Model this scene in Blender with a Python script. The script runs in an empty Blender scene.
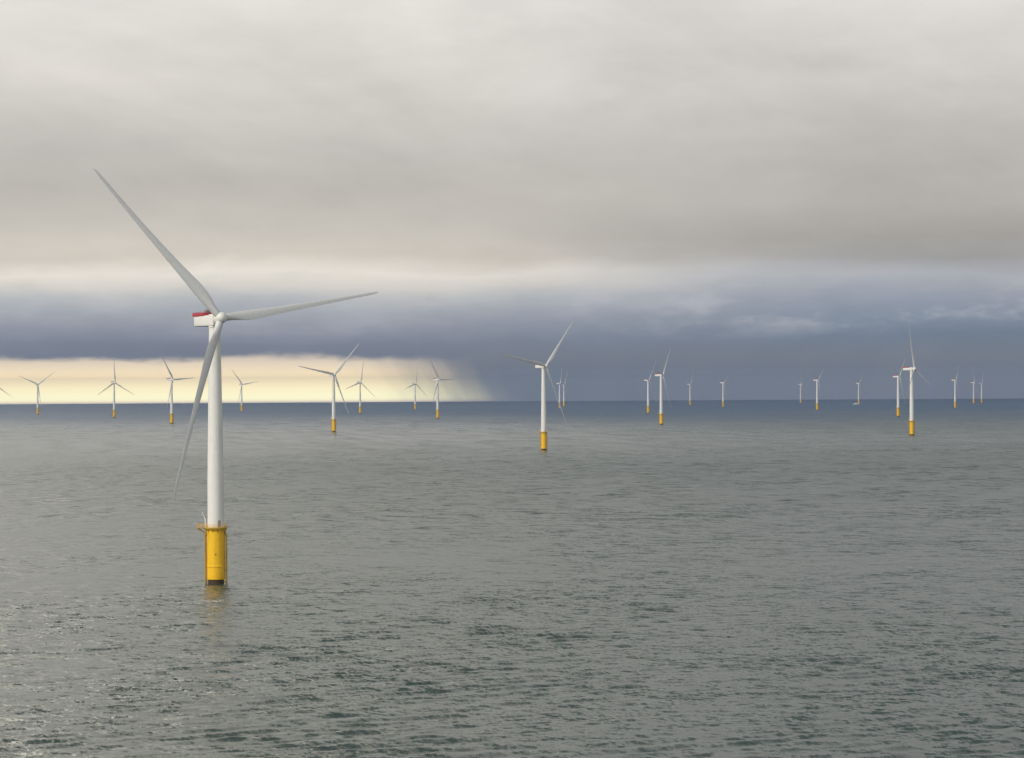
import bpy, bmesh, math, random
import numpy as np
from mathutils import Vector, Matrix

sc = bpy.context.scene
C = sc.collection
R_ = math.radians
F = 3300.0            # focal length in photograph pixels (telephoto)
CAM_H = 61.7
HUB = 84.0
EARTH = 7.43e6        # earth radius with standard refraction

def lin(c):
    out = []
    for v in c:
        v = v / 255.0
        out.append(v / 12.92 if v <= 0.04045 else ((v + 0.055) / 1.055) ** 2.4)
    return tuple(out)

# ------------------------------------------------------------------ camera
cam = bpy.data.cameras.new('camera')
camo = bpy.data.objects.new('camera', cam)
C.objects.link(camo)
cam.sensor_fit = 'HORIZONTAL'
cam.sensor_width = 36.0
cam.lens = F / 1024.0 * 36.0
cam.clip_start = 1.0
cam.clip_end = 80000.0
camo.location = (0, 0, CAM_H)
PITCH = math.atan(8.8 / F)
camo.rotation_euler = (Matrix.Rotation(math.pi / 2 + PITCH, 4, 'X') @ Matrix.Rotation(R_(-0.33), 4, 'Z')).to_euler()
sc.camera = camo

# ------------------------------------------------------------------ exposure
sc.view_settings.view_transform = 'Standard'
sc.view_settings.look = 'None'
sc.view_settings.exposure = 0.0
sc.view_settings.gamma = 1.0
sc.view_settings.use_curve_mapping = False

# ------------------------------------------------------------------ sun
SUN_AZ = R_(-127)      # clockwise from the view direction (+Y): left and a little behind
SUN_EL = R_(33)
sd = Vector((math.sin(SUN_AZ) * math.cos(SUN_EL), math.cos(SUN_AZ) * math.cos(SUN_EL), math.sin(SUN_EL)))
sun = bpy.data.lights.new('sun', 'SUN')
sun.energy = 2.4
sun.angle = R_(10)
sun.color = (1.0, 0.955, 0.88)
suno = bpy.data.objects.new('sun', sun)
C.objects.link(suno)
suno.rotation_euler = sd.to_track_quat('Z', 'Y').to_euler()

# ------------------------------------------------------------------ node helper
class NT:
    def __init__(s, tree):
        s.t = tree; s.n = tree.nodes; s.l = tree.links
        s.n.clear()
    def node(s, kind, **kw):
        n = s.n.new(kind)
        for k, v in kw.items(): setattr(n, k, v)
        return n
    def put(s, sock, v):
        if hasattr(v, 'is_output') or isinstance(v, bpy.types.NodeSocket): s.l.new(v, sock)
        else:
            if sock.type == 'RGBA' and len(v) == 3: v = (*v, 1)
            sock.default_value = v
    def math(s, op, a, b=0.0, c=None, clamp=False):
        n = s.node('ShaderNodeMath', operation=op, use_clamp=clamp)
        s.put(n.inputs[0], a); s.put(n.inputs[1], b)
        if c is not None: s.put(n.inputs[2], c)
        return n.outputs[0]
    def vmath(s, op, a, b=None, scale=None):
        n = s.node('ShaderNodeVectorMath', operation=op)
        s.put(n.inputs[0], a)
        if b is not None: s.put(n.inputs[1], b)
        if scale is not None: s.put(n.inputs['Scale'], scale)
        return n.outputs['Value'] if op in ('LENGTH', 'DOT_PRODUCT') else n.outputs[0]
    def sep(s, v):
        n = s.node('ShaderNodeSeparateXYZ'); s.put(n.inputs[0], v); return n.outputs
    def comb(s, x, y, z):
        n = s.node('ShaderNodeCombineXYZ')
        for i, v in enumerate((x, y, z)): s.put(n.inputs[i], v)
        return n.outputs[0]
    def noise(s, vec, scale=1.0, detail=2.0, rough=0.5, dist=0.0, color=False):
        n = s.node('ShaderNodeTexNoise')
        s.put(n.inputs['Vector'], vec); n.inputs['Scale'].default_value = scale
        n.inputs['Detail'].default_value = detail; n.inputs['Roughness'].default_value = rough
        n.inputs['Distortion'].default_value = dist
        return n.outputs['Color'] if color else n.outputs[0]
    def step(s, v, a, b, lo=0.0, hi=1.0, kind='SMOOTHSTEP'):
        n = s.node('ShaderNodeMapRange', interpolation_type=kind)
        s.put(n.inputs[0], v)
        for i, x in zip((1, 2, 3, 4), (a, b, lo, hi)): s.put(n.inputs[i], x)
        return n.outputs[0]
    def mix(s, f, a, b, mode='MIX'):
        n = s.node('ShaderNodeMix', data_type='RGBA', blend_type=mode)
        s.put(n.inputs[0], f); s.put(n.inputs[6], a); s.put(n.inputs[7], b)
        return n.outputs[2]
    def ramp(s, fac, stops, lo, hi):
        n = s.node('ShaderNodeValToRGB'); cr = n.color_ramp; cr.interpolation = 'LINEAR'
        st = sorted((((p - lo) / (hi - lo)), c) for p, c in stops)
        cr.elements[0].position = st[0][0]; cr.elements[0].color = (*st[0][1], 1)
        cr.elements[1].position = st[-1][0]; cr.elements[1].color = (*st[-1][1], 1)
        for p, c in st[1:-1]:
            e = cr.elements.new(p); e.color = (*c, 1)
        s.put(n.inputs[0], s.step(fac, lo, hi, kind='LINEAR'))
        return n.outputs[0]

# ------------------------------------------------------------------ world: cloud deck over a Nishita sky
W = bpy.data.worlds.new('World'); sc.world = W; W.use_nodes = True
w = NT(W.node_tree)
d = w.node('ShaderNodeTexCoord').outputs['Generated']
dx, dy, dz = w.sep(w.vmath('NORMALIZE', d))
# u = bearing, v = elevation, both in units of 1/3300 radian
u = w.math('MULTIPLY', w.math('ARCTAN2', dx, dy), 3310.0)
v = w.math('MULTIPLY', w.math('ARCSINE', dz), 3310.0)
U = lambda x: x - 512.0
V = lambda y: 388.0 - y
nz1 = w.noise(w.comb(w.math('MULTIPLY', u, 1 / 260.), w.math('MULTIPLY', v, 1 / 75.), 3.1), 1.0, 6.0, 0.55, 0.3)
nz2 = w.noise(w.comb(w.math('MULTIPLY', u, 1 / 90.), w.math('MULTIPLY', v, 1 / 30.), 7.7), 1.0, 7.0, 0.62)
nz3 = w.noise(w.comb(w.math('MULTIPLY', w.math('ADD', u, w.math('MULTIPLY', v, 0.9)), 1 / 420.), w.math('MULTIPLY', v, 1 / 190.), 1.3), 1.0, 6.0, 0.56, 0.4)
c1 = w.math('SUBTRACT', nz1, 0.5); c2 = w.math('SUBTRACT', nz2, 0.5); c3 = w.math('SUBTRACT', nz3, 0.5)
warpamp = w.step(v, 20, 140, 14.0, 46.0)
vw = w.math('ADD', v, w.math('ADD', w.math('MULTIPLY', c1, warpamp), w.math('MULTIPLY', c2, 9.0)))
LEFT = [(V(-4000), (135, 138, 141)), (V(-1900), (122, 124, 124)), (V(-1000), (138, 136, 131)), (V(-600), (174, 170, 162)), (V(-300), (232, 227, 216)), (V(-100), (228, 225, 218)), (V(0), (221, 218, 211)), (V(80), (210, 206, 199)), (V(150), (190, 187, 180)),
        (V(185), (188, 184, 176)), (V(225), (199, 194, 185)), (V(255), (214, 206, 194)), (V(272), (241, 234, 222)),
        (V(284), (224, 219, 210)), (V(294), (197, 198, 199)), (V(308), (178, 181, 188)), (V(325), (157, 161, 173)), (V(343), (134, 140, 155)), (V(360), (128, 134, 149)), (V(404), (122, 127, 140))]
RIGHT = [(V(-4000), (135, 138, 141)), (V(-1900), (120, 125, 128)), (V(-1000), (126, 130, 132)), (V(-600), (160, 161, 160)), (V(-100), (218, 215, 211)), (V(0), (220, 216, 211)), (V(80), (211, 207, 202)), (V(150), (188, 184, 179)),
         (V(200), (182, 178, 172)), (V(240), (166, 162, 157)), (V(262), (165, 163, 162)), (V(280), (180, 182, 188)),
         (V(300), (160, 166, 179)), (V(318), (140, 151, 167)), (V(338), (121, 134, 151)), (V(358), (122, 132, 147)), (V(370), (130, 137, 148)), (V(381), (156, 150, 154)), (V(404), (150, 144, 150))]
cl = lambda S: [(p, lin(c)) for p, c in S]
# ramps split so that each keeps enough precision near the horizon
def two(S):
    S = cl(S)
    low = [x for x in S if x[0] <= V(-100)]
    high = [x for x in S if x[0] >= V(-100)]
    a = w.ramp(vw, low, V(404), V(-100)); b = w.ramp(vw, high, V(-100), V(-4000))
    return w.mix(w.step(vw, V(-60), V(-140)), a, b)
lr = w.step(w.math('ADD', u, w.math('MULTIPLY', c3, 500.0)), U(330), U(900))
deck = w.mix(lr, two(LEFT), two(RIGHT))
# billows and streaks of the cloud itself
bank = w.math('MULTIPLY', w.step(v, V(345), V(315)), w.step(v, V(235), V(270)))
puff = w.math('MULTIPLY', w.step(w.math('ADD', c2, w.math('MULTIPLY', c1, 0.8)), -0.02, 0.22), bank)
puff = w.math('MULTIPLY', puff, w.step(u, U(420), U(800), 0.18, 0.62))
deck = w.mix(puff, deck, lin((190, 190, 196)))
bright = w.math('ADD', w.step(v, V(290), V(240), 1.0, 1.06), w.math('ADD', w.math('MULTIPLY', c3, w.step(v, V(300), V(150), 0.10, 0.65)), w.math('MULTIPLY', c2, w.step(v, V(280), V(200), 0.26, 0.17))))
deck = w.vmath('SCALE', deck, scale=bright)
# clear strip under the cloud at the left, rain at its right-hand end
GAP = [(V(350), (205, 192, 178)), (V(362), (234, 215, 187)), (V(374), (250, 224, 176)), (V(386), (255, 238, 184)), (V(397), (255, 247, 196)), (V(399.5), (238, 222, 184)), (V(401), (196, 184, 160)), (V(410), (206, 198, 184))]
gap = w.ramp(v, cl(GAP), V(410), V(350))
gap = w.vmath('SCALE', gap, scale=w.math('ADD', w.step(v, V(355), V(392), 1.30, 2.95), w.math('MULTIPLY', c1, 0.12)))
edge = w.math('ADD', V(354.5), w.math('ADD', w.math('MULTIPLY', c1, 18.0), w.math('MULTIPLY', c2, 20.0)))
gm = w.step(w.math('SUBTRACT', edge, v), -3.0, 6.0)
rx = w.math('ADD', u, w.math('MULTIPLY', w.math('SUBTRACT', v, V(404)), 1.2))   # shaft leans
rx = w.math('ADD', rx, w.math('MULTIPLY', w.noise(w.comb(w.math('MULTIPLY', w.math('ADD', u, w.math('MULTIPLY', v, 0.6)), 1 / 30.), w.math('MULTIPLY', v, 1 / 90.), 2.0), 1.0, 5.0, 0.6), 60.0))
gr = w.math('MULTIPLY', w.step(rx, U(566), U(406)), w.step(u, -5200, -2600))
gm = w.math('MULTIPLY', gm, gr)
rain = w.noise(w.comb(w.math('MULTIPLY', w.math('SUBTRACT', u, w.math('MULTIPLY', v, 0.35)), 1 / 70.), w.math('MULTIPLY', v, 1 / 260.), 5.0), 1.0, 3.0)
rmask = w.math('MULTIPLY', w.step(v, V(335), V(362)), w.step(u, U(380), U(520)))
rcol = w.mix(rain, lin((118, 126, 140)), lin((146, 145, 151)))
rcol = w.vmath('SCALE', rcol, scale=w.step(v, V(366), V(382), 1.0, 1.5))
deck = w.mix(w.math('MULTIPLY', rmask, 0.7), deck, rcol)
deck = w.mix(gm, deck, gap)
# a thin, bright part of the cloud high up at the left (above the picture)
bu = w.math('DIVIDE', w.math('SUBTRACT', u, -1020.0), 450.0)
bv = w.math('DIVIDE', w.math('SUBTRACT', v, 1330.0), 320.0)
bb = w.math('POWER', 2.718, w.math('MULTIPLY', w.math('ADD', w.math('MULTIPLY', bu, bu), w.math('MULTIPLY', bv, bv)), -1.0))
deck = w.vmath('ADD', deck, w.vmath('SCALE', (1.0, 0.93, 0.78), scale=w.math('MULTIPLY', bb, 6.5)))
deck = w.vmath('SCALE', deck, scale=w.step(dy, 0.3, -0.5, 10.0, 19.0))  # unseen sky behind the camera brightened, added to light the turbine faces
sky = w.node('ShaderNodeTexSky', sky_type='NISHITA', sun_disc=False, sun_elevation=SUN_EL, sun_rotation=SUN_AZ)
allsky = w.mix(0.985, sky.outputs[0], deck)
bg = w.node('ShaderNodeBackground'); bg.inputs['Strength'].default_value = 0.1
w.l.new(allsky, bg.inputs['Color'])
out = w.node('ShaderNodeOutputWorld'); w.l.new(bg.outputs[0], out.inputs['Surface'])

# ------------------------------------------------------------------ materials
def new_mat(name):
    m = bpy.data.materials.new(name); m.use_nodes = True
    n = NT(m.node_tree)
    b = n.node('ShaderNodeBsdfPrincipled'); o = n.node('ShaderNodeOutputMaterial')
    n.l.new(b.outputs[0], o.inputs[0])
    return m, n, b

def paint(name, col, dirt, rough=0.45, amount=0.35, scale=0.35, metal=0.0, streak=True):
    m, n, b = new_mat(name)
    p = n.node('ShaderNodeTexCoord').outputs['Object']
    st = n.noise(n.vmath('MULTIPLY', p, (1.6, 1.6, 0.09 if streak else 1.0)), scale * 3, 5.0, 0.6)
    bl = n.noise(p, scale, 3.0, 0.5)
    f = n.math('MULTIPLY', n.step(n.math('ADD', n.math('MULTIPLY', st, 0.6), n.math('MULTIPLY', bl, 0.4)), 0.42, 0.75), amount)
    n.put(b.inputs['Base Color'], n.mix(f, col, dirt))
    n.put(b.inputs['Roughness'], n.step(bl, 0.3, 0.7, rough - 0.08, rough + 0.1))
    b.inputs['Metallic'].default_value = metal
    return m

M_white = paint('white_paint', (0.84, 0.82, 0.77), (0.55, 0.52, 0.45), 0.4, 0.35)
M_blade = paint('blade_gelcoat', (0.68, 0.68, 0.67), (0.46, 0.45, 0.42), 0.32, 0.3, streak=False)
M_yellow = paint('yellow_paint', (0.97, 0.56, 0.002), (0.50, 0.24, 0.01), 0.5, 0.55)
M_yellow_worn = paint('worn_yellow_paint', (0.50, 0.31, 0.008), (0.16, 0.12, 0.02), 0.6, 0.8, 0.8)
M_growth = paint('marine_growth', (0.050, 0.028, 0.010), (0.10, 0.06, 0.02), 0.8, 0.8, 1.5)
M_red = paint('red_paint', (0.52, 0.05, 0.07), (0.16, 0.02, 0.03), 0.55, 0.8, 1.0)
M_steel = paint('galvanised_steel', (0.42, 0.43, 0.44), (0.25, 0.24, 0.22), 0.5, 0.5, 1.0, 0.4)
M_dark = paint('dark_seal', (0.05, 0.052, 0.055), (0.1, 0.1, 0.1), 0.6, 0.5, 1.0)
M_under = paint('grey_underside', (0.30, 0.30, 0.30), (0.16, 0.16, 0.15), 0.5, 0.4, 1.0)
M_glass = paint('cabin_glass', (0.02, 0.03, 0.04), (0.04, 0.05, 0.06), 0.15, 0.3, 1.0)
M_navy = paint('navy_paint', (0.03, 0.05, 0.12), (0.1, 0.08, 0.06), 0.45, 0.4, 1.0)

# sea water
def sea_material():
    m, n, b = new_mat('sea_water')
    geo = n.node('ShaderNodeNewGeometry')
    P = geo.outputs['Position']
    X, Y, Z = n.sep(P)
    flat = n.comb(X, Y, 0.0)
    def rot(vec, ang, sx, sy):
        x, y, z = n.sep(vec)
        ca, sa = math.cos(ang), math.sin(ang)
        a = n.math('ADD', n.math('MULTIPLY', x, ca / sx), n.math('MULTIPLY', y, sa / sx))
        c = n.math('ADD', n.math('MULTIPLY', x, -sa / sy), n.math('MULTIPLY', y, ca / sy))
        return n.comb(a, c, 0.0)
    dist = n.vmath('LENGTH', flat)
    gust = n.noise(rot(flat, 0.5, 420., 900.), 1.0, 4.0, 0.55)
    gust2 = n.noise(rot(flat, -0.3, 60., 200.), 1.0, 3.0, 0.5)
    swell = n.noise(rot(flat, 0.7, 9.0, 16.0), 1.0, 3.0, 0.6, color=True)
    big = n.noise(rot(flat, 0.6, 2.4, 5.5), 1.0, 3.0, 0.6, color=True)
    sml = n.noise(rot(flat, 0.2, 0.8, 1.8), 1.0, 3.0, 0.65, color=True)
    half = (0.5, 0.5, 0.5)
    s = n.vmath('ADD', n.vmath('SCALE', n.vmath('SUBTRACT', big, half), scale=0.85), n.vmath('SCALE', n.vmath('SUBTRACT', sml, half), scale=0.95))
    s = n.vmath('ADD', s, n.vmath('SCALE', n.vmath('SUBTRACT', swell, half), scale=n.step(dist, 700., 2500., 0.45, 1.35)))
    wob = n.math('MULTIPLY', n.math('SUBTRACT', n.noise(rot(flat, 0.1, 1300., 2600.), 1.0, 4.0), 0.5), 18.0)
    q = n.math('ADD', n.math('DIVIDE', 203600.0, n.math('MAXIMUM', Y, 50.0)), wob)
    # wind patches: a calmer belt between the ruffled water near by and offshore
    calm = n.math('MULTIPLY', n.step(q, 18., 38.), n.step(q, 84., 42.))
    fleck = n.noise(rot(flat, 0.15, 34., 260.), 1.0, 3.0, 0.6)
    calm = n.math('MULTIPLY', calm, n.step(fleck, 0.30, 0.62, 0.55, 1.0))
    calm = n.math('MULTIPLY', calm, n.step(X, -400., 600., 1.0, 0.45))
    amp = n.math('MULTIPLY', n.step(gust, 0.3, 0.7, 0.7, 1.25), n.step(gust2, 0.3, 0.7, 0.55, 1.5))
    amp = n.math('MULTIPLY', amp, n.math('SUBTRACT', 1.0, n.math('MULTIPLY', calm, 0.92)))
    s = n.vmath('MULTIPLY', n.vmath('SCALE', s, scale=amp), (1, 1, 0))
    N = n.vmath('NORMALIZE', n.vmath('ADD', geo.outputs['Normal'], s))
    # turbid green-grey water; cloud shade and reflection far off painted in as blue
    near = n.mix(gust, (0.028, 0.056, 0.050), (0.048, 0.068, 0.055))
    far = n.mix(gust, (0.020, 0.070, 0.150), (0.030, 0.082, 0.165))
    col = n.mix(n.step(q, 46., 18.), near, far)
    col = n.mix(n.step(q, 17., 9.), col, (0.010, 0.042, 0.110))  # painted darker still towards the horizon
    # sparse foam on breaking crests
    fz = n.noise(rot(flat, 0.1, 1.1, 2.2), 1.0, 3.0, 0.6)
    fz2 = n.noise(rot(flat, 0.1, 9.0, 12.0), 1.0, 2.0, 0.5)
    foam = n.math('MULTIPLY', n.step(fz, 0.64, 0.70), n.step(fz2, 0.67, 0.71))
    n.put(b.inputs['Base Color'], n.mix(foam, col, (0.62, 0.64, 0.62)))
    n.put(b.inputs['Roughness'], n.math('ADD', n.math('SUBTRACT', n.step(dist, 600., 7000., 0.26, 0.42), n.math('MULTIPLY', calm, 0.21)), n.math('MULTIPLY', foam, 0.4)))
    b.inputs['IOR'].default_value = 1.333
    n.put(b.inputs['Normal'], N)
    return m
M_sea = sea_material()

# ------------------------------------------------------------------ sea: one sheet following the earth's curve to the horizon
def build_sea():
    rng = np.random.RandomState(5)
    wedge = R_(12.5)
    th = np.concatenate([np.linspace(-wedge, wedge, 820), np.linspace(wedge, 2 * math.pi - wedge, 150)[1:-1]])
    # rings: equal steps in screen-like angle in the seen range, geometric elsewhere
    r0 = np.geomspace(30, 470, 40)[:-1]
    inv = np.linspace(1 / 470., 1 / 4200., 900); r1 = 1 / inv
    r2 = np.geomspace(4200, 42000, 90)[1:]
    r = np.concatenate([r0, r1, r2])
    T, Rr = np.meshgrid(th, r)
    X = Rr * np.sin(T); Y = Rr * np.cos(T)
    Z = np.zeros_like(X)
    dr = np.gradient(r)[:, None]
    edge = np.clip((wedge - np.abs(T)) / R_(1.5), 0, 1)
    edge = edge * edge * (3 - 2 * edge)
    gate = np.clip((Rr - 300) / 150, 0, 1) * edge
    winddir = math.radians(112)
    for i in range(80):
        lam = 3.0 * (15 / 3.0) ** rng.rand()
        ang = winddir + rng.randn() * 0.5
        k = 2 * math.pi / lam
        a = 0.0067 * lam * (0.6 + 0.8 * rng.rand()) / math.sqrt(6) * (1.0 if lam < 11 else 0.6)
        spread = np.maximum(dr, Rr * (2 * wedge / 820))
        fade = np.clip((lam / spread - 3.2) / 2.0, 0, 1)
        Z += a * fade * np.sin(k * (X * math.cos(ang) + Y * math.sin(ang)) + rng.rand() * 6.283)
    G = np.zeros_like(X)
    for i in range(10):
        lam = 35 * (200 / 35) ** rng.rand(); ang = rng.rand() * 6.283
        G += np.sin(2 * math.pi / lam * (X * math.cos(ang) + Y * math.sin(ang)) + rng.rand() * 6.283)
    Z *= np.clip(0.85 + 0.13 * G, 0.45, 1.3)
    Z = Z * gate - Rr * Rr / (2 * EARTH)
    nr, nt = X.shape
    co = np.stack([X, Y, Z], -1).reshape(-1, 3)
    co = np.vstack([co, [[0, 0, 0]]]).astype(np.float32)
    i = np.arange(nr - 1)[:, None] * nt; j = np.arange(nt)[None, :]; j2 = (j + 1) % nt
    q = np.stack([i + j, i + j2, i + nt + j2, i + nt + j], -1).reshape(-1, 4)
    q = q[:, ::-1]
    cidx = len(co) - 1
    tri = np.stack([np.full(nt, cidx), (np.arange(nt) + 1) % nt, np.arange(nt)], -1)
    loops = np.concatenate([q.ravel(), tri.ravel()]).astype(np.int32)
    starts = np.concatenate([np.arange(len(q)) * 4, len(q) * 4 + np.arange(nt) * 3]).astype(np.int32)
    me = bpy.data.meshes.new('sea')
    me.vertices.add(len(co)); me.vertices.foreach_set('co', co.ravel())
    me.loops.add(len(loops)); me.loops.foreach_set('vertex_index', loops)
    me.polygons.add(len(starts)); me.polygons.foreach_set('loop_start', starts)
    me.polygons.foreach_set('use_smooth', np.ones(len(starts), dtype=bool))
    me.update(calc_edges=True); me.validate()
    if me.polygons[len(q) // 2].normal.z < 0: me.flip_normals()
    o = bpy.data.objects.new('sea', me); C.objects.link(o)
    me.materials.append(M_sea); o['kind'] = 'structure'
build_sea()

# ------------------------------------------------------------------ haze over the water
def build_haze():
    bm = bmesh.new()
    S = 31500.0; z0, z1 = -260.0, 170.0
    bmesh.ops.create_cube(bm, size=1.0)
    for v_ in bm.verts:
        v_.co = Vector((v_.co.x * 2 * S, v_.co.y * 2 * S, z0 if v_.co.z < 0 else z1))
    me = bpy.data.meshes.new('haze'); bm.to_mesh(me); bm.free()
    o = bpy.data.objects.new('haze', me); C.objects.link(o); o['kind'] = 'stuff'
    o['label'] = 'thin pale sea haze'
    m = bpy.data.materials.new('haze'); m.use_nodes = True
    n = NT(m.node_tree)
    pv = n.node('ShaderNodeVolumePrincipled')
    pv.inputs['Color'].default_value = (0.25, 0.365, 0.57, 1)
    pv.inputs['Density'].default_value = HAZE
    pv.inputs['Anisotropy'].default_value = 0.2
    oo = n.node('ShaderNodeOutputMaterial'); n.l.new(pv.outputs[0], oo.inputs['Volume'])
    me.materials.append(m)
HAZE = 3.7e-5
build_haze()

# ------------------------------------------------------------------ mesh helpers
def frame(axis):
    a = Vector(axis).normalized()
    t = Vector((0, 0, 1)) if abs(a.z) < 0.9 else Vector((1, 0, 0))
    x = t.cross(a).normalized(); y = a.cross(x)
    return x, y, a

def tube(bm, p0, p1, r0, r1=None, seg=12, caps=True):
    p0 = Vector(p0); p1 = Vector(p1); r1 = r0 if r1 is None else r1
    x, y, a = frame(p1 - p0)
    ra, rb = [], []
    for i in range(seg):
        t = 2 * math.pi * i / seg
        dd = x * math.cos(t) + y * math.sin(t)
        ra.append(bm.verts.new(p0 + dd * r0)); rb.append(bm.verts.new(p1 + dd * r1))
    for i in range(seg):
        j = (i + 1) % seg
        f = bm.faces.new((ra[i], ra[j], rb[j], rb[i])); f.smooth = True
    if caps:
        bm.faces.new(ra[::-1]); bm.faces.new(rb)

def lathe(bm, prof, seg=48, cap=True, smooth=True):
    rings = []
    for r, z in prof:
        rings.append([bm.verts.new((r * math.cos(2 * math.pi * i / seg), r * math.sin(2 * math.pi * i / seg), z)) for i in range(seg)])
    for a, b_ in zip(rings[:-1], rings[1:]):
        for i in range(seg):
            j = (i + 1) % seg
            f = bm.faces.new((a[i], a[j], b_[j], b_[i])); f.smooth = smooth
    if cap:
        bm.faces.new(rings[0][::-1]); bm.faces.new(rings[-1])

def box(bm, lo, hi, bevel=0.0, seg=2):
    lo = Vector(lo); hi = Vector(hi)
    r = bmesh.ops.create_cube(bm, size=1.0)
    vs = r['verts']
    for v_ in vs:
        v_.co = Vector([lo[k] if v_.co[k] < 0 else hi[k] for k in range(3)])
    if bevel:
        es = list({e for v_ in vs for e in v_.link_edges})
        bmesh.ops.bevel(bm, geom=es, offset=bevel, segments=seg, affect='EDGES', profile=0.5)

def ringtube(bm, rad, z, r, seg=48, n=6, a0=0.0, a1=2 * math.pi):
    closed = abs(a1 - a0 - 2 * math.pi) < 1e-4
    cnt = seg if closed else seg + 1
    rings = []
    for i in range(cnt):
        t = a0 + (a1 - a0) * i / seg
        c = Vector((math.cos(t), math.sin(t), 0))
        rings.append([bm.verts.new(c * (rad + r * math.cos(2 * math.pi * k / n)) + Vector((0, 0, z + r * math.sin(2 * math.pi * k / n)))) for k in range(n)])
    for i in range(seg):
        a = rings[i]; b_ = rings[(i + 1) % cnt]
        for k in range(n):
            j = (k + 1) % n
            f = bm.faces.new((a[k], b_[k], b_[j], a[j])); f.smooth = True

def obj(name, bm, mat, parent=None, mats=None):
    bmesh.ops.recalc_face_normals(bm, faces=bm.faces)
    me = bpy.data.meshes.new(name); bm.to_mesh(me); bm.free()
    for m in (mats or [mat]): me.materials.append(m)
    try: me.set_sharp_from_angle(angle=R_(40))
    except Exception: pass
    o = bpy.data.objects.new(name, me); C.objects.link(o)
    if parent: o.parent = parent
    return o

def thing(name, label, cat, loc=(0, 0, 0), group=None):
    o = bpy.data.objects.new(name, None); C.objects.link(o)
    o.location = loc; o['label'] = label; o['category'] = cat
    if group: o['group'] = group
    return o

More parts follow.
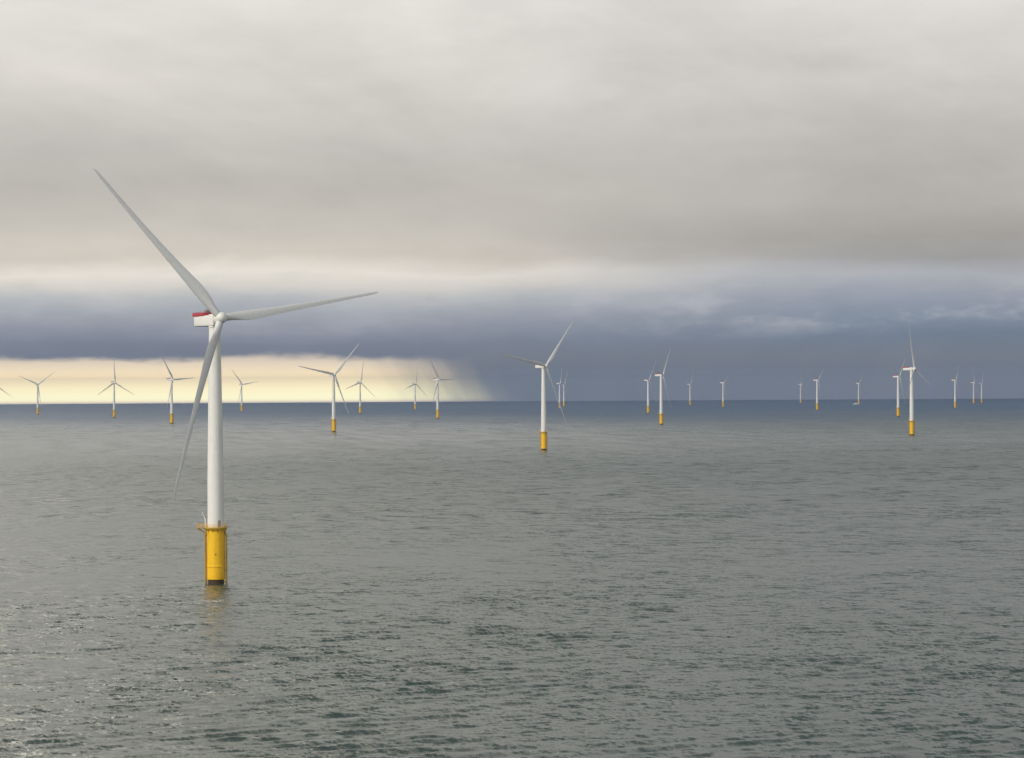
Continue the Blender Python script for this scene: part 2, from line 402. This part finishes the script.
# ------------------------------------------------------------------ wind turbine
PZ = 17.9     # height of the work platform
def build_turbine(label, group):
    root = thing('wind_turbine', label, 'wind turbine', group=group)
    # pile below the yellow piece, wet and overgrown
    bm = bmesh.new(); lathe(bm, [(2.52, -9), (2.52, 1.6), (2.50, 1.75)]); obj('monopile', bm, M_growth, root)
    # transition piece
    bm = bmesh.new()
    lathe(bm, [(2.56, 1.4), (2.84, 1.4), (2.88, 1.6), (2.90, 1.9), (2.90, 5.1), (2.90, 5.3), (2.93, 5.36), (3.0, 5.42), (3.0, 5.72), (2.93, 5.78), (2.90, 5.84), (2.90, 6.1), (2.88, 16.6), (2.88, 16.9), (3.0, 17.05), (3.0, 17.55), (2.6, 17.6)], 64)
    tp = obj('transition_piece', bm, M_yellow, root)
    # platform: grating ring with brackets, laydown arm to -X
    bm = bmesh.new()
    lathe(bm, [(2.7, PZ - 0.45), (3.6, PZ - 0.45), (3.6, PZ), (2.66, PZ)], 40, cap=False)
    box(bm, (-6.1, -1.5, PZ - 0.281), (-3.55, 1.5, PZ - 0.003), 0.03, 1)
    for k in range(12):
        t = 2 * math.pi * (k + 0.5) / 12
        c = Vector((math.cos(t), math.sin(t), 0))
        tube(bm, c * 2.86 + Vector((0, 0, PZ - 1.5)), c * 3.45 + Vector((0, 0, PZ - 0.46)), 0.09, seg=6)
    tube(bm, (-2.8, 0.9, PZ - 2.3), (-5.6, 0.9, PZ - 0.3), 0.12, seg=6)
    tube(bm, (-2.8, -0.9, PZ - 2.3), (-5.6, -0.9, PZ - 0.3), 0.12, seg=6)
    pf = obj('work_platform', bm, M_yellow_worn, tp)
    # hand rail round the platform
    bm = bmesh.new()
    a0 = math.pi + 0.42; a1 = 3 * math.pi - 0.42
    for h, rr in ((1.12, 0.045), (0.6, 0.03)):
        ringtube(bm, 3.5, PZ + h, rr, 44, 5, a0, a1)
    # kick board
    ringtube(bm, 3.53, PZ + 0.09, 0.07, 44, 4, a0, a1)
    for k in range(25):
        t = a0 + (a1 - a0) * k / 24
        tube(bm, (3.5 * math.cos(t), 3.5 * math.sin(t), PZ - 0.1), (3.5 * math.cos(t), 3.5 * math.sin(t), PZ + 1.13), 0.04, seg=5)
    pts = [(-3.43, -1.5), (-6.0, -1.42), (-6.0, 1.42), (-3.43, 1.5)]
    for (xa, ya), (xb, yb) in zip(pts[:-1], pts[1:]):
        for h in (0.6, 1.12): tube(bm, (xa, ya, PZ + h), (xb, yb, PZ + h), 0.045, seg=5)
        for q in (0, 0.5, 1): tube(bm, (xa + (xb - xa) * q, ya + (yb - ya) * q, PZ - 0.1), (xa + (xb - xa) * q, ya + (yb - ya) * q, PZ + 1.13), 0.045, seg=5)
    obj('handrail', bm, M_yellow, tp)
    # boat landings with ladders, either side
    for sgn in (-1, 1):
        bm = bmesh.new()
        for y in (-1.0, 1.0):
            tube(bm, (sgn * 3.3, y, -2.5), (sgn * 3.3, y, 15.5), 0.22, seg=10)
            tube(bm, (sgn * 3.3, y, 15.5), (sgn * 2.75, y, 16.4), 0.22, seg=10)
            for z in (0.6, 4.4, 8.4, 12.4): tube(bm, (sgn * 3.3, y, z), (sgn * 2.5, y * 0.9, z), 0.13, seg=8)
        obj('boat_landing', bm, M_yellow_worn, tp)
        bm = bmesh.new()
        for y in (-0.26, 0.26): tube(bm, (sgn * 3.12, y, -1.5), (sgn * 3.12, y, PZ - 0.3), 0.05, seg=6)
        for k in range(54):
            z = -1.3 + k * 0.355
            tube(bm, (sgn * 3.12, -0.26, z), (sgn * 3.12, 0.26, z), 0.025, seg=4, caps=False)
        for z in (1.9, 6.5, 11.5, 15.5):
            for y in (-0.26, 0.26): tube(bm, (sgn * 3.12, y, z), (sgn * 2.84, y, z), 0.04, seg=5)
        obj('access_ladder', bm, M_yellow_worn, tp)
    # cable guide tubes at the back
    for t in (1.1, 1.9):
        bm = bmesh.new()
        tube(bm, (3.25 * math.cos(t), 3.25 * math.sin(t), -4), (3.25 * math.cos(t), 3.25 * math.sin(t), 16.8), 0.2, seg=10)
        for z in (3., 9., 15.): tube(bm, (3.25 * math.cos(t), 3.25 * math.sin(t), z), (2.8 * math.cos(t), 2.8 * math.sin(t), z), 0.09, seg=6)
        obj('cable_tube', bm, M_yellow_worn, tp)
    # small davit crane on the laydown arm
    bm = bmesh.new()
    tube(bm, (-3.25, -0.5, PZ), (-3.25, -0.5, PZ + 2.7), 0.17, 0.14, seg=10)
    tube(bm, (-3.25, -0.5, PZ + 2.6), (-4.3, -0.7, PZ + 5.0), 0.14, 0.09, seg=8)
    tube(bm, (-3.25, -0.5, PZ + 1.2), (-3.75, -0.6, PZ + 3.7), 0.06, seg=6)
    tube(bm, (-4.3, -0.7, PZ + 5.0), (-4.3, -0.7, PZ + 3.9), 0.025, seg=5)
    obj('davit_crane', bm, M_white, tp)
    # small dark lamp housing plate on the front of the piece
    bm = bmesh.new(); box(bm, (0.0, -2.98, 9.2), (0.32, -2.86, 9.6), 0.02, 1); obj('junction_box', bm, M_dark, tp)
    # tower
    bm = bmesh.new()
    prof = []
    zt0, zt1 = PZ - 0.3, HUB - 2.1
    def tr(z):
        q = (z - zt0) / (zt1 - zt0)
        return 2.62 - 0.12 * q - 0.70 * max(0, q - 0.25) / 0.75
    zs = list(np.linspace(zt0, zt1, 13))
    for z in zs:
        prof.append((tr(z), z))
    for zf in (36.0, 58.0):
        for dz_, dr_ in ((-0.12, 0.0), (-0.1, 0.025), (0.1, 0.025), (0.12, 0.0)): prof.append((tr(zf) + dr_, zf + dz_))
    prof.sort(key=lambda t: t[1])
    lathe(bm, prof, 64)
    tw = obj('tower', bm, M_white, root)
    bm = bmesh.new()
    t = R_(-60)
    c, s_ = math.cos(t), math.sin(t)
    box(bm, (2.50, -0.45, PZ + 0.15), (2.66, 0.45, PZ + 2.35), 0.04, 2)
    bm.transform(Matrix.Rotation(t, 4, 'Z'))
    obj('tower_door', bm, M_under, tw)
    # nacelle: local +X is the rotor axis (upwind); origin at tower top on axis height
    bm = bmesh.new()
    box(bm, (-10.6, -1.95, -1.75), (2.1, 1.95, 1.85), 0.32, 3)
    for v_ in bm.verts:                     # rear tapers up a little, roof slopes
        q = max(0, (-v_.co.x - 4.5) / 6.1)
        if v_.co.z < 0: v_.co.z += 0.45 * q
        v_.co.y *= 1 - 0.08 * q
    nac = obj('nacelle', bm, M_white, root)
    bm = bmesh.new(); lathe(bm, [(1.95, -2.2), (2.0, -2.15), (2.0, -1.72)], 40); obj('yaw_skirt', bm, M_white, nac)
    bm = bmesh.new()
    box(bm, (-10.3, -1.7, -1.79), (-1.9, 1.7, -1.40), 0.03, 1)
    for v_ in bm.verts:
        q = max(0, (-v_.co.x - 4.5) / 6.1)
        v_.co.z += 0.43 * q
    obj('belly_panel', bm, M_dark, nac)
    # red hoist platform enclosure on the roof
    bm = bmesh.new()
    z0, z1 = 1.86, 3.0
    x0, x1 = -11.0, -3.2
    for ya in (-2.0, 2.0):
        box(bm, (x0, ya - 0.04, z0), (x1, ya + 0.04, z1 - 0.25), 0.0)
    for xa in (x0, x1): box(bm, (xa - 0.04, -1.955, z0), (xa + 0.04, 1.955, z1 - 0.25), 0.0)
    box(bm, (x0 - 0.05, -2.05, z0 - 0.006), (x1 + 0.05, 2.05, z0 + 0.12), 0.0)
    for ya in (-2.0, 2.0):
        tube(bm, (x0, ya, z1), (x1, ya, z1), 0.06, seg=6)
        for k in range(8): tube(bm, (x0 + (x1 - x0) * k / 7, ya, z0), (x0 + (x1 - x0) * k / 7, ya, z1), 0.05, seg=5)
    for xa in (x0, x1): tube(bm, (xa, -2.0, z1), (xa, 2.0, z1), 0.06, seg=6)
    hp = obj('hoist_platform', bm, M_red, nac)
    # cooler and hatch forward of it, wind vane mast
    bm = bmesh.new(); box(bm, (-4.9, -1.2, 1.99), (-3.5, 1.2, 3.75), 0.08, 2); obj('cooler', bm, M_under, nac)
    bm = bmesh.new(); box(bm, (-2.2, -1.0, 1.84), (0.4, 1.0, 2.15), 0.12, 2); obj('roof_hatch', bm, M_white, nac)
    bm = bmesh.new()
    for ya in (-0.7, 0.7):
        tube(bm, (-10.2, ya, 1.9), (-10.2, ya, 4.1), 0.035, seg=5); tube(bm, (-10.45, ya, 4.1), (-9.95, ya, 4.1), 0.05, seg=5)
    obj('wind_mast', bm, M_steel, nac)
    # hub with spinner and root collars; local +X axis, centre 4 m ahead of the tower
    bm = bmesh.new()
    lathe(bm, [(1.55, -1.95), (1.72, -1.7), (1.82, -1.0), (1.85, 0.0), (1.78, 0.7), (1.55, 1.3), (1.15, 1.75), (0.6, 2.02), (0.12, 2.1)], 40)
    bm.transform(Matrix.Rotation(math.pi / 2, 4, 'Y'))
    hub = obj('hub', bm, M_white, root)
    # blade: along +Z from the hub centre, +X upwind, leading edge at -Y
    bm = bmesh.new()
    RB = 62.0
    st = [  # r, chord, thickness, twist deg, circle blend
        (1.2, 2.35, 2.35, 16, 1.0), (2.6, 2.35, 2.35, 16, 1.0), (4.5, 2.6, 2.15, 16, 0.75), (7.0, 3.3, 1.75, 15, 0.35), (9.5, 3.6, 1.6, 13, 0.1),
        (12.5, 3.65, 1.3, 12, 0.0), (17, 3.2, 1.1, 10, 0), (23, 2.65, 0.8, 8, 0), (30, 2.2, 0.66, 6, 0), (38, 1.8, 0.52, 4.5, 0), (46, 1.45, 0.4, 3, 0),
        (53, 1.2, 0.3, 2, 0), (58, 0.98, 0.22, 1, 0), (60.6, 0.75, 0.14, 1, 0), (61.6, 0.32, 0.07, 1, 0), (62.0, 0.1, 0.02, 1, 0)]
    nseg = 28
    rings = []
    for r, ch, tk, twd, cb in st:
        ring = []
        tw_ = R_(twd + 12.0)
        sweep = 2.3 * (r / RB) ** 2.4        # prebend upwind
        for i in range(nseg):
            a = 2 * math.pi * i / nseg
            xc = 0.5 * (1 - math.cos(a))     # 0 leading, 1 trailing
            yt = 5 * (0.2969 * math.sqrt(xc) - 0.1260 * xc - 0.3516 * xc ** 2 + 0.2843 * xc ** 3 - 0.1036 * xc ** 4)
            sg = 1 if a <= math.pi else -1
            ya = (xc - 0.32) * ch; xa = sg * yt * tk * (1.0 if sg > 0 else 0.8)
            yc = -0.5 * ch * math.cos(a); xcirc = 0.5 * tk * math.sin(a)
            y = ya * (1 - cb) + yc * cb; x = xa * (1 - cb) + xcirc * cb
            y2 = y * math.cos(tw_) - x * math.sin(tw_); x2 = y * math.sin(tw_) + x * math.cos(tw_)
            ring.append(bm.verts.new((x2 + sweep, y2, r)))
        rings.append(ring)
    for a, b_ in zip(rings[:-1], rings[1:]):
        for i in range(nseg):
            j = (i + 1) % nseg
            f = bm.faces.new((a[i], a[j], b_[j], b_[i])); f.smooth = True
    bm.faces.new(rings[0][::-1]); bm.faces.new(rings[-1])
    b0 = obj('blade', bm, M_blade, root)
    for k in range(2):
        c = b0.copy(); C.objects.link(c); c.parent = root
    return root

def copy_tree(o, parent=None):
    c = o.copy(); C.objects.link(c); c.parent = parent
    for ch in list(o.children): copy_tree(ch, c)
    return c

def pose(root, psi, ph, tilt=6.0, cone=0.0, tweak=(0, 0, 0)):
    psi, tilt, cone = R_(psi), R_(tilt), R_(cone)
    a = Vector((math.sin(psi) * math.cos(tilt), -math.cos(psi) * math.cos(tilt), math.sin(tilt)))
    r = Vector((math.cos(psi), math.sin(psi), 0)); u_ = a.cross(r)
    if u_.z < 0: u_ = -u_
    # a is upwind; nacelle x axis = a
    y = Vector((0, 0, 1)).cross(a).normalized(); z = a.cross(y)
    Mn = Matrix((a, y, z)).transposed().to_4x4()
    an = Vector((math.sin(psi), -math.cos(psi), 0.03)).normalized()
    Mnac = Matrix((an, y, an.cross(y))).transposed().to_4x4()
    bi = 0
    for ch in root.children:
        nm = ch.name.split('.')[0]
        if nm == 'nacelle':
            Mt = Mnac.copy(); Mt.translation = (0, 0, HUB - 0.35); ch.matrix_local = Mt
        elif nm == 'hub':
            Mt = Mn.copy(); Mt.translation = Vector((0, 0, HUB - 0.35)) + a * 4.1; ch.matrix_local = Mt
        elif nm == 'blade':
            t = R_(ph + 120 * bi + tweak[bi]); bi += 1
            bdir = (r * math.cos(t) + u_ * math.sin(t))
            bdir = (bdir + a * math.tan(cone)).normalized()
            # clockwise seen from upwind: direction of travel
            trav = -(r * -math.sin(t) + u_ * math.cos(t))
            yy = -trav; xx = yy.cross(bdir).normalized()
            if xx.dot(a) < 0: yy = -yy; xx = -xx
            yy = bdir.cross(xx)
            Mt = Matrix((xx, yy, bdir)).transposed().to_4x4()
            Mt.translation = Vector((0, 0, HUB - 0.35)) + a * 4.1
            ch.matrix_local = Mt

# x, hub height in px, psi, phase, group index, label
FARG = 'wind turbines of the offshore wind farm'
T = [
 (215.0, 264.0, 34, 9, 'nearest and largest wind turbine, white with thick yellow foundation and red-railed nacelle'),
 (37.5, 30, 28, 36, 'small turbine nearest the left edge, its two raised blades making a Y'),
 (114.0, 35, 40, 90, 'small turbine with one blade straight up, second small one from the left edge'),
 (171.5, 44, 56, 3, 'small turbine just left of the big near tower, one blade leaning up left'),
 (241.5, 27, 41, 9, 'tiny pale turbine just right of the big near tower over the yellow strip'),
 (333.5, 57, 29, 48, 'middle-sized turbine with clear yellow foot and spread blades against the yellow strip'),
 (360.0, 31, 41, 78, 'small turbine close behind and right of the middle-sized one in the yellow strip'),
 (415.0, 26, 46, 78, 'tiny turbine in the yellow strip, left of the one at the rain edge'),
 (437.5, 39, 50, 0, 'small yellow-footed turbine standing where the yellow strip meets the rain cloud'),
 (543.5, 84, 41, 49, 'second largest turbine, right of the picture centre, long blade pointing up right'),
 (559.5, 25, 60, 72, 'tiny turbine close behind the second largest one, left of the close pair'),
 (563.8, 22.5, 62, 60, 'faintest tiny turbine behind the second largest one, right of the close pair'),
 (648.0, 33, 57, 51, 'smaller white turbine, left of an overlapping pair before the rain cloud'),
 (661.0, 49.5, 66, 47, 'larger white turbine, right of an overlapping pair before the rain cloud'),
 (690.0, 21, 66, 54, 'faint tiny turbine at the horizon, first to the right of the overlapping pair'),
 (723.0, 24.5, 66, 26, 'tiny pale turbine alone right of centre, one short blade pointing up right'),
 (800.5, 19, 82, 85, 'thin faint turbine tower at the horizon, left of a small yellow-footed turbine'),
 (817.0, 30, 66, 32, 'small white yellow-footed turbine between a thin faint tower and the boat'),
 (858.5, 21, 60, 36, 'tiny turbine with a small white boat at its foot'),
 (898.0, 40, 66, 40, 'turbine with yellow foot just behind and left of the third largest turbine'),
 (911.5, 66.5, 64, 98, 'third largest turbine, near the right edge, with bright yellow foot'),
 (955.0, 28, 68, 47, 'small white turbine first to the right of the third largest one'),
 (973.5, 21, 78, 80, 'faint pale turbine near the right edge, left one of the last two'),
 (981.5, 20, 66, 60, 'faint thin turbine nearest the right edge of the horizon'),
 (-5.5, 31, 35, 84, 'turbine cut off by the left edge, only its blade tip showing'),
]
src = build_turbine(T[0][4], FARG)
def place_xy(px, D):
    X = (px - 512.0) * D / F
    return X, D
for i, (px, hp_, psi, ph, label) in enumerate(T):
    D = F * HUB / hp_
    X, Yy = place_xy(px, D)
    o = src if i == 0 else copy_tree(src)
    o.location = (X, Yy, -(X * X + Yy * Yy) / (2 * EARTH))
    o['label'] = label; o['group'] = FARG
    if i == 0: pose(o, psi, ph, 11.0, -4.0)
    else:
        pose(o, psi, ph)

# ------------------------------------------------------------------ service boat
def build_boat(px, D):
    X = (px - 512.0) * D / F
    root = thing('work_boat', 'small white work boat on the horizon beside a tiny turbine', 'boat', (X, D, -(X * X + D * D) / (2 * EARTH)))
    bm = bmesh.new()
    L = 24.0
    n = 14; rings = []
    for i in range(n):
        q = i / (n - 1); x = -L / 2 + L * q
        hw = 3.6 * (1 - max(0, (q - 0.55) / 0.45) ** 2.2) + 0.06
        sh = 2.3 + 1.6 * max(0, q - 0.4) ** 1.6 * 1.8
        rings.append([bm.verts.new((x, -hw, sh)), bm.verts.new((x, -hw * 0.86, 0.3)), bm.verts.new((x, -hw * 0.3, -1.2)), bm.verts.new((x, hw * 0.3, -1.2)), bm.verts.new((x, hw * 0.86, 0.3)), bm.verts.new((x, hw, sh))])
    for a, b_ in zip(rings[:-1], rings[1:]):
        for k in range(5): bm.faces.new((a[k], b_[k], b_[k + 1], a[k + 1]))
        bm.faces.new((a[5], b_[5], b_[0], a[0]))
    bm.faces.new(rings[0]); bm.faces.new(rings[-1][::-1])
    obj('hull', bm, M_white, root)
    bm = bmesh.new()
    box(bm, (-3, -2.6, 2.5), (6.0, 2.6, 5.2), 0.25, 2); box(bm, (-0.5, -2.1, 5.1), (4.6, 2.1, 7.6), 0.25, 2)
    cab = obj('cabin', bm, M_white, root)
    for ya in (-2.12, 2.12):
        bm = bmesh.new(); box(bm, (0.0, ya - 0.02, 5.9), (4.1, ya + 0.02, 6.9)); obj('window', bm, M_glass, cab)
    bm = bmesh.new(); box(bm, (4.58, -1.8, 5.9), (4.63, 1.8, 6.9)); obj('window', bm, M_glass, cab)
    bm = bmesh.new(); tube(bm, (1.0, 0, 7.5), (0.6, 0, 12.0), 0.14, 0.07, 8); tube(bm, (0.7, -1.2, 10.3), (0.7, 1.2, 10.3), 0.06, seg=6); obj('mast', bm, M_steel, root)
    bm = bmesh.new()
    for y in (-3.4, 3.4):
        for k in range(6): tube(bm, (-11.5 + k * 1.6, y, 2.3), (-11.5 + k * 1.6, y, 3.4), 0.04, seg=5)
        tube(bm, (-11.5, y, 3.4), (-3.5, y, 3.4), 0.05, seg=5)
    obj('railing', bm, M_steel, root)
    root.rotation_euler = (0, 0, math.pi)
build_boat(856.2, 12900.0)
